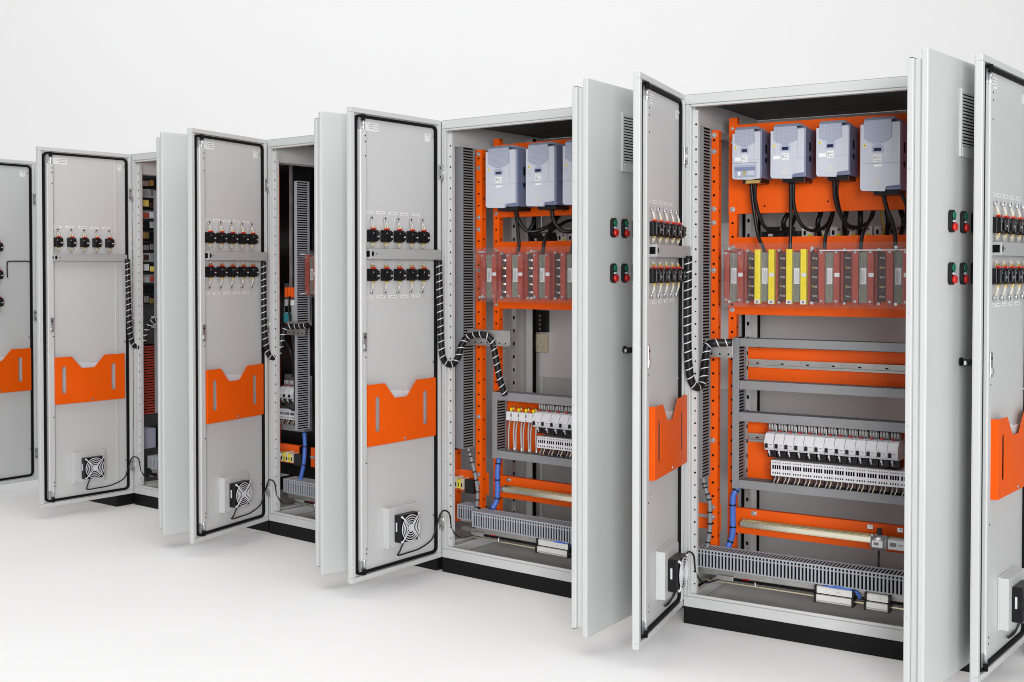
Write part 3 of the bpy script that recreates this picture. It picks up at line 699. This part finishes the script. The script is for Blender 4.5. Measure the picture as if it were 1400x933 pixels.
# chokes
for i in range(6):
    nm = ['choke beside the orange post, dark red bars', 'choke with yellow bars, nearer the orange post', 'choke with yellow bars, farther from the orange post', 'first all red choke right of the yellow bars', 'second all red choke right of the yellow bars', 'third all red choke right of the yellow bars'][i]
    choke(5, .155+.1245*i, 1., 'yellow' if i in (1, 2) else 'brick', nm + ', in the nearest open cabinet' if 'open' not in nm else nm)
for i in range(4):
    choke(4, .177+.147*i, 1.17, 'brick', ORD[i] + ' red barred choke from the left behind the cover of the fourth cabinet from left')
choke(3, .20, 1.17, 'brick', 'red barred choke behind the clear cover of the third cabinet')

# breakers and terminals
breaker(5, .279, .682, .0376, 'white auxiliary breaker at the free end of the row, in cabinet with yellow bars')
for i in range(12):
    breaker(5, .318+.0385*i, .682, .0385, f'{ORD[i+1]} white circuit breaker from the left end, in the cabinet with yellow bars')
for i in range(13):
    terminal_block(5, .300+.0402*i, .587, .0402, .060, f'{ORD[i]} white terminal block from the left end, in the cabinet with yellow bars')
for i in range(5):
    breaker(4, .416+.0475*i, .682, .0475, f'{ORD[i]} large white circuit breaker from the left, in the fourth cabinet from left')
for i in range(4):
    terminal_block(4, .428+.0475*i, .593, .0475, .052, f'{ORD[i]} white terminal block from the left, in the fourth cabinet from left')
for i in range(4):
    t = thing('fuse_holder', f'{ORD[i]} low white fuse holder from the left, in the fourth cabinet from left', 'fuse holder', MW[4] @ T(.25+.0412*i, .2425, .701), 'low white fuse holders')
    def fh(b): b.box(.0004, .0408, -.085, 0, 0, .040, 'white', .0015); b.box(.026, .033, -.0866, -.0851, .018, .034, 'ink'); b.box(.027, .032, -.0858, -.0851, .004, .010, 'ink')
    def fw(b):
        b.cyl((.02, -.05, .0402), (.02, -.05, .062), .007, 'brass', 10); b.box(.004, .014, -.06, -.045, .0402, .055, 'yellow', .002); b.box(.027, .038, -.06, -.045, .0402, .052, 'orange', .002)
        b.tube(bez([(.006, -.06, -.0005), (.006, -.072, -.05), (.004, -.07, -.138)], 5), .0035, 'strip', 6); b.tube(bez([(.03, -.06, -.0005), (.034, -.072, -.06), (.037, -.07, -.138)], 5), .0042, 'strip', 6)
        b.cyl((.037, -.071, -.138), (.037, -.071, -.12), .006, 'zinc', 8)
    part('body', t, fh, key='fhb'); part('wire', t, fw, key='fhw')
b = MB(); b.box(1.02, 1.16, 0, .012, 1.24, 1.97, 'dark'); b.box(1.0, 1.0195, -.01, .03, 1.24, 1.97, 'zincd'); part('shade_cable_shaft', ROOT[2], b, (0, .33, 0))  # dark strip with grey border; its black also stands in for deep shadow
b = MB(); b.box(.55, 1.172, 0, .004, .12, 1.99, 'plastic'); part('mount_or_shade_plate', ROOT[2], b, (0, .46, 0))  # added black sheet: puts shade behind the devices of this interior
for z0_, z1_, y0_, m_ in ((.53, .80, 0, 'zincd'), (1.08, 1.31, 0, 'zincd'), (.495, .528, -.06, 'duct')):
    b = MB(); b.box(.93, 1.15, y0_, .003, z0_, z1_, m_); part('mount_or_shade_plate' if y0_ == 0 else 'cable_duct', ROOT[2], b, (0, .346, 0))
# second cabinet's far end, seen through the third
for i in range(3):
    breaker(2, 1.0+.042*i, .672, .0419, f'{ORD[i]} white circuit breaker glimpsed through the third cabinet, right of its perforated post', .345)
    terminal_block(2, 1.0+.042*i, .565, .0419, .056, f'{ORD[i]} white terminal block glimpsed through the third cabinet, right of its perforated post', .33)
def gbox(b): b.box(0, .10, -.08, 0, 0, .125, 'strip', .003); b.box(.005, .055, -.082, -.0802, .055, .09, 'dark'); b.box(.045, .098, -.083, -.0802, .095, .123, 'paper')
def tbox(b): b.box(.005, .058, -.092, -.0803, 0, .05, 'teal', .002)
t = thing('controller', 'grey controller with teal terminal cover glimpsed through the third cabinet', 'controller', MW[2] @ T(1.02, .345, 1.098)); part('body', t, gbox); part('terminal_cover', t, tbox)
def ytm(b):
    for q in range(5): b.box(.02*q, .02*q+.018, -.05, 0, .0+.003*(q % 2), .045+.006*(q % 3), 'yellow' if q % 2 else 'wirec', .002); b.box(.02*q+.005, .02*q+.012, -.051, -.0502, .012, .03, 'green' if q % 2 else 'dark')
    b.box(.10, .16, -.045, 0, -.015, .05, 'plastic', .004)
single('earth_terminal', 'yellow and green earth terminals in front of an orange beam inside the third cabinet', 'terminal block', MW[2] @ T(1.06, .246, .338), ytm, key='ytm')
single('earth_terminal', 'yellow and green earth terminals left of the orange post inside the fourth cabinet from left', 'terminal block', MW[3] @ T(1.085, .246, .345), ytm, key='ytm')
def redb(b):
    for q in range(5): b.box(.024*q, .024*q+.02, -.07, 0, 0, .055, 'orange', .002)
single('relay_row', 'orange relay bank glimpsed above the grey controller in the third cabinet', 'relay', MW[2] @ T(1.01, .345, 1.235), redb)
# first cabinet's far end, seen through the second
def smalldev(i):
    def f(b):
        c = ['plastic', 'strip', 'plastic', 'duct', 'plastic', 'plastic'][i % 6]
        b.box(0, .16, -.09, 0, 0, .05, c, .003)
        for q in range(5):
            m_ = ['yellow', 'brick', 'paper', 'plastic', 'orange', 'zincd', 'wirec', 'plastic', 'red', 'drive', 'plastic'][(i*3+q*4) % 11]
            if q < 2: b.box(.1601, .1635+.004*q, -.088+.044*q, -.050+.036*q, .004+.003*((i+q) % 3), .036+.006*((q+i) % 3), ['zincd', 'strip', 'wind', 'brass', 'brick', 'duct', 'plastic', 'white', 'zincd', 'plastic', 'wirey'][(i*5+q*3) % 11], .002)
            b.box(.006+.031*q, .030+.031*q, -.095, -.0902, .006+.004*((i+q) % 3), .030+.006*((q+i) % 3), m_, .001)
    return f
b = MB(); b.box(.15, .83, 0, .004, .12, 1.99, 'plastic'); part('mount_or_shade_plate', ROOT[1], b, (0, .30, 0))  # device plate, coloured black to paint in the shade of the interior
NM = ['black relay with yellow and white faces, topmost', 'grey relay just under the topmost black one', 'black contactor third from top', 'grey contactor fourth from top', 'black relay fifth from top', 'black relay sixth from top',
      'black contactor seventh from top', 'grey relay eighth from top', 'black relay ninth from top', 'grey contactor tenth from top', 'black relay second from bottom', 'black contactor lowest of its column']
for i in range(12):
    single('relay' if 'relay' in NM[i] else 'contactor', NM[i] + ', glimpsed through the second cabinet', 'relay' if 'relay' in NM[i] else 'contactor', MW[1] @ T(.66, .295, 1.885-.064*i), smalldev(i))
def steelbox(b): b.box(0, .09, -.10, 0, 0, .12, 'drivem', .003); b.box(.01, .08, -.102, -.1002, .02, .10, 'strip', .001)
single('junction_box', 'small blue grey box low behind the post of the second cabinet', 'junction box', MW[1] @ T(.72, .295, .31), steelbox)
def redchain(b):
    for q in range(26): b.box(0, .05, -.10, 0, .016*q, .016*q+.010, 'brick', .001)
    b.box(.005, .045, -.095, -.005, 0, .42, 'dark')
single('cable_chain', 'dark red ribbed cable chain glimpsed low through the second cabinet', 'cable chain', MW[1] @ T(.77, .295, .52), redchain)

# loose black leads inside the third cabinet's opening
for i, pts in enumerate(([(1.05, .22, 1.10), (1.08, .20, 1.02), (1.13, .20, .96), (1.14, .22, .88), (1.10, .25, .80)], [(1.09, .24, 1.24), (1.13, .20, 1.16), (1.15, .20, 1.05), (1.16, .21, .90), (1.15, .22, .62)], [(1.02, .24, .66), (1.05, .215, .64), (1.10, .215, .635), (1.13, .23, .62)])):
    cable(2, pts, .006, 'plastic', 'control_lead', ['short curved', 'long hanging', 'flat horizontal'][i] + ' black lead glimpsed through the opening of the third cabinet', 'cable', 'loose black leads')
for i, pts in enumerate(([(.80, .19, 1.90), (.815, .18, 1.72), (.81, .18, 1.50), (.82, .19, 1.20)], [(.79, .19, 1.60), (.83, .17, 1.48), (.835, .17, 1.32), (.81, .19, 1.18)])):
    cable(1, pts, .0045, 'plastic' if i else 'wirec', 'control_lead', ['cream wire running down the relay column', 'black wire running down the relay column'][i] + ' glimpsed through the second cabinet', 'cable', 'loose wires in the relay column')

# power cables
def pc(k, pts, lab, r=.0072, m='plastic'): cable(k, pts, r, m, 'power_cable', lab, 'cable', 'black power cables below the inverters')
A = ' in the cabinet with yellow bars'
pc(5, [(.208, .17, 1.735), (.213, .175, 1.66), (.232, .18, 1.53), (.262, .165, 1.468), (.262, .16, 1.45)], 'straight black cable below the smallest inverter' + A)
pc(5, [(.226, .17, 1.735), (.222, .185, 1.655), (.245, .22, 1.56), (.29, .27, 1.535), (.325, .33, 1.57), (.33, .40, 1.68)], 'looped black cable below the smallest inverter' + A)
pc(5, [(.366, .17, 1.73), (.364, .18, 1.6), (.362, .18, 1.47), (.362, .17, 1.45)], 'straight black cable below the second inverter' + A)
pc(5, [(.377, .17, 1.73), (.374, .19, 1.63), (.40, .22, 1.555), (.445, .26, 1.54), (.475, .32, 1.58), (.48, .40, 1.70)], 'looped black cable below the second inverter' + A)
pc(5, [(.531, .17, 1.73), (.534, .19, 1.64), (.56, .23, 1.565), (.60, .27, 1.55), (.635, .33, 1.59), (.64, .4, 1.7)], 'looped black cable below the third inverter' + A)
pc(5, [(.549, .16, 1.73), (.538, .2, 1.66), (.54, .3, 1.56), (.535, .46, 1.55)], 'thin black cable behind the beam below the third inverter' + A, .005)
pc(5, [(.499, .30, 1.64), (.499, .26, 1.58), (.497, .19, 1.52), (.497, .17, 1.45)], 'short black cable between second and third inverter' + A)
pc(5, [(.655, .30, 1.64), (.645, .26, 1.58), (.634, .19, 1.52), (.632, .17, 1.45)], 'short black cable between third and tallest inverter' + A)
pc(5, [(.712, .17, 1.67), (.725, .18, 1.61), (.75, .19, 1.53), (.757, .17, 1.45)], 'black cable below the tallest inverter' + A, .008)
pc(5, [(.775, .17, 1.67), (.79, .2, 1.62), (.775, .26, 1.56), (.75, .32, 1.56)], 'curved black cable beside the door below the tallest inverter' + A)
pc(5, [(.655, .42, 1.66), (.65, .42, 1.6), (.66, .44, 1.52)], 'yellow wire hanging behind the orange beam' + A, .005, 'wirey')
for i, (x, v) in enumerate(((.30, .36), (.415, .42), (.52, .40), (.585, .36), (.68, .38), (.735, .36))):
    pc(5, [(x, v, 1.70), (x+.004, v-.02, 1.62), (x-.012+.006*i, v-.03, 1.57), (x-.006, v+.02, 1.50)], ORD[i] + ' thick black cable from left dropping behind the beams' + A, .0105)
A = ' in the fourth cabinet from left'
for i, (x, v) in enumerate(((.24, .40), (.37, .38), (.50, .42))):
    pc(4, [(x, v, 1.70), (x+.006, v-.02, 1.61), (x-.01, v-.03, 1.56), (x, v+.02, 1.48)], ORD[i] + ' thick black cable from left behind the beams' + A, .0105)
pc(4, [(.292, .17, 1.665), (.295, .18, 1.6), (.300, .19, 1.5), (.300, .17, 1.45)], 'straight black cable under the inverter by the post' + A)
pc(4, [(.30, .16, 1.665), (.305, .18, 1.61), (.335, .20, 1.565), (.38, .23, 1.565), (.425, .28, 1.60), (.44, .36, 1.68)], 'looped black cable under the inverter by the post' + A, .009)
pc(4, [(.49, .17, 1.665), (.50, .18, 1.60), (.53, .20, 1.56), (.57, .23, 1.56), (.60, .28, 1.60), (.61, .36, 1.68)], 'looped black cable under the inverter between two others' + A, .009)
pc(4, [(.455, .42, 1.62), (.455, .32, 1.60), (.445, .2, 1.54), (.442, .17, 1.45)], 'short black cable rising behind the beam' + A, .008)
pc(4, [(.66, .17, 1.665), (.61, .19, 1.60), (.592, .2, 1.52), (.59, .17, 1.45)], 'black cable beside the door edge' + A, .008)

# looms
loom(5, [(.040, -.06, 1.44), (.034, -.05, 1.25), (.032, -.042, 1.08), (.036, -.022, .965), (.05, .010, .928), (.058, .048, .95), (.056, .08, 1.03), (.060, .095, 1.085), (.09, .10, 1.098), (.15, .125, 1.10)], .0155)
loom(4, [(.035, -.06, 1.43), (.034, -.05, 1.2), (.033, -.04, 1.03), (.036, -.02, .97), (.05, .015, .955), (.06, .045, .988), (.065, .065, 1.04), (.085, .085, 1.078), (.16, .095, 1.092), (.20, .11, 1.07), (.212, .12, 1.02), (.228, .14, .89), (.243, .16, .815)])
loom(3, [(.04, -.06, 1.43), (.028, -.05, 1.25), (.022, -.042, 1.08), (.018, -.02, .965), (.022, .01, .925), (.035, .045, .955), (.045, .06, 1.04), (.065, .075, 1.085), (.12, .092, 1.09), (.20, .10, 1.095)])
loom(2, [(.035, -.06, 1.45), (.03, -.05, 1.25), (.024, -.04, 1.08), (.014, -.02, .975), (.02, .012, .93), (.032, .045, .955), (.05, .06, 1.03), (.085, .075, 1.083), (.14, .09, 1.09)])
b = MB(); b.tube(bez([(.19, -.004, 1.34), (.19, -.006, 1.42), (.18, -.008, 1.439), (.10, -.008, 1.441), (.045, -.007, 1.438), (.036, -.006, 1.40), (.036, -.006, 1.0), (.036, -.006, .35)], 6), .0036, 'plastic', 8)
single('door_lead', 'thin black lead on the door of the cabinet cut off at left edge', 'cable', MW[1] @ RZ(-math.radians(90)), b)
cable(5, [(.150, .20, .52), (.135, .185, .48), (.132, .19, .40), (.131, .19, .33), (.118, .18, .28), (.110, .14, .255)], .0125, 'blue', 'blue_cable', 'blue cable bundle in front of the orange post, in the cabinet with yellow bars', 'cable', 'blue cable bundles', (.1, .3, .55, .75))
cable(4, [(.178, .20, .52), (.177, .19, .45), (.177, .19, .39), (.176, .185, .32), (.160, .16, .275), (.15, .13, .255)], .0125, 'blue', 'blue_cable', 'blue cable bundle in front of the orange post, in the fourth cabinet from left', 'cable', 'blue cable bundles', (.1, .35, .6, .8))
cable(5, [(.028, .13, .56), (.040, .13, .51), (.055, .135, .46), (.057, .135, .36), (.05, .13, .29), (.045, .12, .25)], .009, 'duct', 'corrugated_cable', 'grey corrugated conduit left of the blue bundle, in the cabinet with yellow bars', 'cable', 'grey corrugated conduits', (.12, .2, .3, .4, .5, .6, .7, .8))
cable(4, [(.05, .13, .56), (.065, .13, .52), (.085, .135, .45), (.103, .135, .36), (.10, .13, .28), (.10, .12, .25)], .0085, 'duct', 'corrugated_cable', 'grey corrugated conduit left of the blue bundle, in the fourth cabinet from left', 'cable', 'grey corrugated conduits', (.12, .22, .32, .42, .52, .62, .72, .82))
cable(3, [(.10, .16, .52), (.115, .15, .46), (.12, .14, .38), (.11, .13, .30), (.10, .12, .255)], .011, 'blue', 'blue_cable', 'blue cable bundle beside the door edge, low in the third cabinet', 'cable', 'blue cable bundles', (.3, .6))

# cable clamps on the lower rail and blocks at the floor of the cabinets
def ring(b):
    b.tube([(.0, .0, .0), (.050, .0, .0)], .029, 'zinc', 26); b.tube([(-.003, 0, 0), (-.0001, 0, 0)], .024, 'white', 24); b.tube([(.0501, 0, 0), (.053, 0, 0)], .024, 'white', 24)
def ringtop(b): b.box(.006, .044, -.031, -.0295, -.012, .012, 'paper'); b.box(.012, .030, -.0316, -.0311, -.004, .006, 'ink'); b.cyl((.004, -.02, .024), (.004, -.02, .034), .005, 'zinc', 8); b.box(.018, .034, -.006, .012, .029, .052, 'plastic', .002); b.cyl((.026, -.01, -.029), (.026, -.012, -.115), .004, 'plastic', 8)
for i, x in enumerate((.678, .806)):
    t = thing('cable_clamp', ['round metal clamp with a black post on the lower rail', 'round metal clamp half hidden by the door edge on the lower rail'][i], 'clamp', MW[5] @ T(x, .185, .368), 'round metal clamps'); part('clamp_ring', t, ring, key='ring'); part('post', t, ringtop, key='ringtop')
def wblock(b): b.box(0, .065, -.03, .012, -.018, .018, 'white', .002); b.box(.008, .03, -.0308, -.0301, -.006, .008, 'ink'); b.box(.036, .056, -.0308, -.0301, -.002, .004, 'strip')
single('relay', 'white module with printed label between the two round clamps', 'relay', MW[5] @ T(.737, .20, .368), wblock)
def lblock(L):
    def f(b):
        b.prism([(-.012, .0), (.028, .0), (.028, .028), (-.012, .025)], 'x', .008, L-.008, 'alu'); b.prism([(-.004, .030), (.028, .030), (.028, .056), (.002, .056), (-.004, .052)], 'x', .008, L-.008, 'alu')
        b.box(.009, L-.009, .0, .026, .0255, .0298, 'dark'); b.box(.01, L-.01, -.0132, -.0122, .003, .006, 'zincd'); b.disc((L*.6, -.004, .042), (0, -1, 0), .002, 'ink', 8)
    def g(b): b.prism([(-.016, -.004), (.03, -.004), (.03, .05), (-.002, .060), (-.008, .056), (-.008, .034), (-.016, .030)], 'x', 0, .0078, 'plastic')
    return f, g
def tube_heater(k, x, L, z, lab):
    t = thing('aluminium_block', lab, 'connector', MW[k] @ T(x, .082, z), 'aluminium blocks on the bottom bar'); f, g = lblock(L); part('body', t, f, key=('lb', L)); part('end_cap', t, g, key='lc'); part('end_cap', t, g, (L-.0078, 0, 0), key='lc')
tube_heater(5, .493, .147, .146, 'longer aluminium block with black ends on the bottom bar of cabinet with yellow bars')
tube_heater(5, .677, .092, .146, 'shorter aluminium block with black ends on the bottom bar of cabinet with yellow bars')
tube_heater(4, .477, .175, .150, 'aluminium block with black ends on the bottom bar of the fourth cabinet from left')
for k, x0, x1 in ((5, .51, .66), (4, .53, .68)):
    b = MB()
    for q in range(4): b.tube(bez([(x0, .11-q*.006, .205-q*.003), (x0+.06, .10-q*.006, .207), (x1-.02, .10-q*.005, .200), (x1, .09-q*.004, .176)], 4), .0045, 'blue', 6)
    single('blue_wire', 'flat blue wires just above the aluminium block of the ' + WHERE[k], 'cable', MW[k], b, 'blue wires at the bottom')
def strip(b): b.box(0, .075, 0, .03, .0, .11, 'plastic', .002); [b.box(.03, .04, -.001, -.0001, .012+.022*q, .022+.022*q, 'zincd') for q in range(4)]
def card(b): b.box(0, .075, .0, .02, 0, .095, 'wirec', .001); [b.disc((.02+.017*q, 0, .03+.02*(q % 2)), (0, -1, 0), .003, 'ink', 8, .001) for q in range(3)]
b = MB(); b.box(.0, 1.12, 0, .004, .84, 1.60, 'paper'); b.box(.0, 1.12, .0041, .02, .84, .843, 'paper'); part('added_bright_plate', ROOT[4], b, (0, .782, 0))  # added near-white sheet: paints in the brighter light on the back wall
single('relay', 'black narrow module hanging on the brightened rear wall of the fourth cabinet from left', 'relay', MW[4] @ T(-.012, .75, 1.07), strip)
single('terminal_plate', 'cream perforated plate below the black module in the fourth cabinet from left', 'plate', MW[4] @ T(-.015, .76, .966), card)

# ------------------------------------------------------------------ setting, light, camera
b = MB(); prof = [(-9, 0), (9.5, 0)]
R_ = 3.
prof += [(9.5+R_*math.sin(a*PI/2/14), R_-R_*math.cos(a*PI/2/14)) for a in range(1, 15)] + [(12.5, 9)]
for i, (y, z) in enumerate(prof): b.v += [(-16, y, z), (16, y, z)]
for i in range(len(prof)-1): b.face([2*i, 2*i+1, 2*i+3, 2*i+2], 'floor', True)
fl = part('floor', None, b); fl['kind'] = 'structure'

w = bpy.data.worlds.new('World'); SC.world = w; w.use_nodes = True
bg = w.node_tree.nodes['Background']; bg.inputs['Color'].default_value = (1, 1, 1, 1); bg.inputs['Strength'].default_value = .37
def area(name, loc, target, size, power, sy=None):
    l = bpy.data.lights.new(name, 'AREA'); l.energy = power; l.shape = 'RECTANGLE'; l.size = size; l.size_y = sy or size
    o = bpy.data.objects.new(name, l); COL.objects.link(o); o.location = loc
    o.rotation_euler = (Vector(target)-Vector(loc)).to_track_quat('-Z', 'Y').to_euler(); return o
area('overhead_softbox', (-.8, 3.4, 6.8), (-.8, 3.45, 0), 12, 402, 6)
area('front_softbox', (.4, -5.0, 2.3), (.2, 4.8, 1.1), 3.2, 650, 2.6)
area('side_softbox', (7.0, -2.5, 2.8), (-.4, 5.0, 1.1), 5.0, 60, 4.0)
area('backdrop_softbox', (-.5, 6.6, 7.4), (-.5, 12.5, 6.9), 16, 240, 1.2)

cam = bpy.data.cameras.new('camera'); co = bpy.data.objects.new('camera', cam); COL.objects.link(co); SC.camera = co
PITCH = .02; F = 1550.; CX = 680.; CY = 370 + F*math.tan(PITCH)
co.location = (0, 0, 1.384); co.rotation_euler = (PI/2-PITCH, 0, 0)
cam.sensor_width = 36; cam.lens = F/1400*36; cam.shift_x = (700-CX)/1400; cam.shift_y = -(466.5-CY)/1400; cam.clip_end = 200; cam.clip_start = .05
SC.cycles.pixel_filter_type = 'BLACKMAN_HARRIS'; SC.cycles.filter_width = 1.0
SC.view_settings.view_transform = 'Standard'; SC.view_settings.look = 'None'; SC.view_settings.exposure = 0; SC.view_settings.gamma = 1

for o in COL.objects:
    if o.get('label') and o.parent is None and len(o['label'].replace(',', ' ').split()) > 16: print('LONG', o['label'])
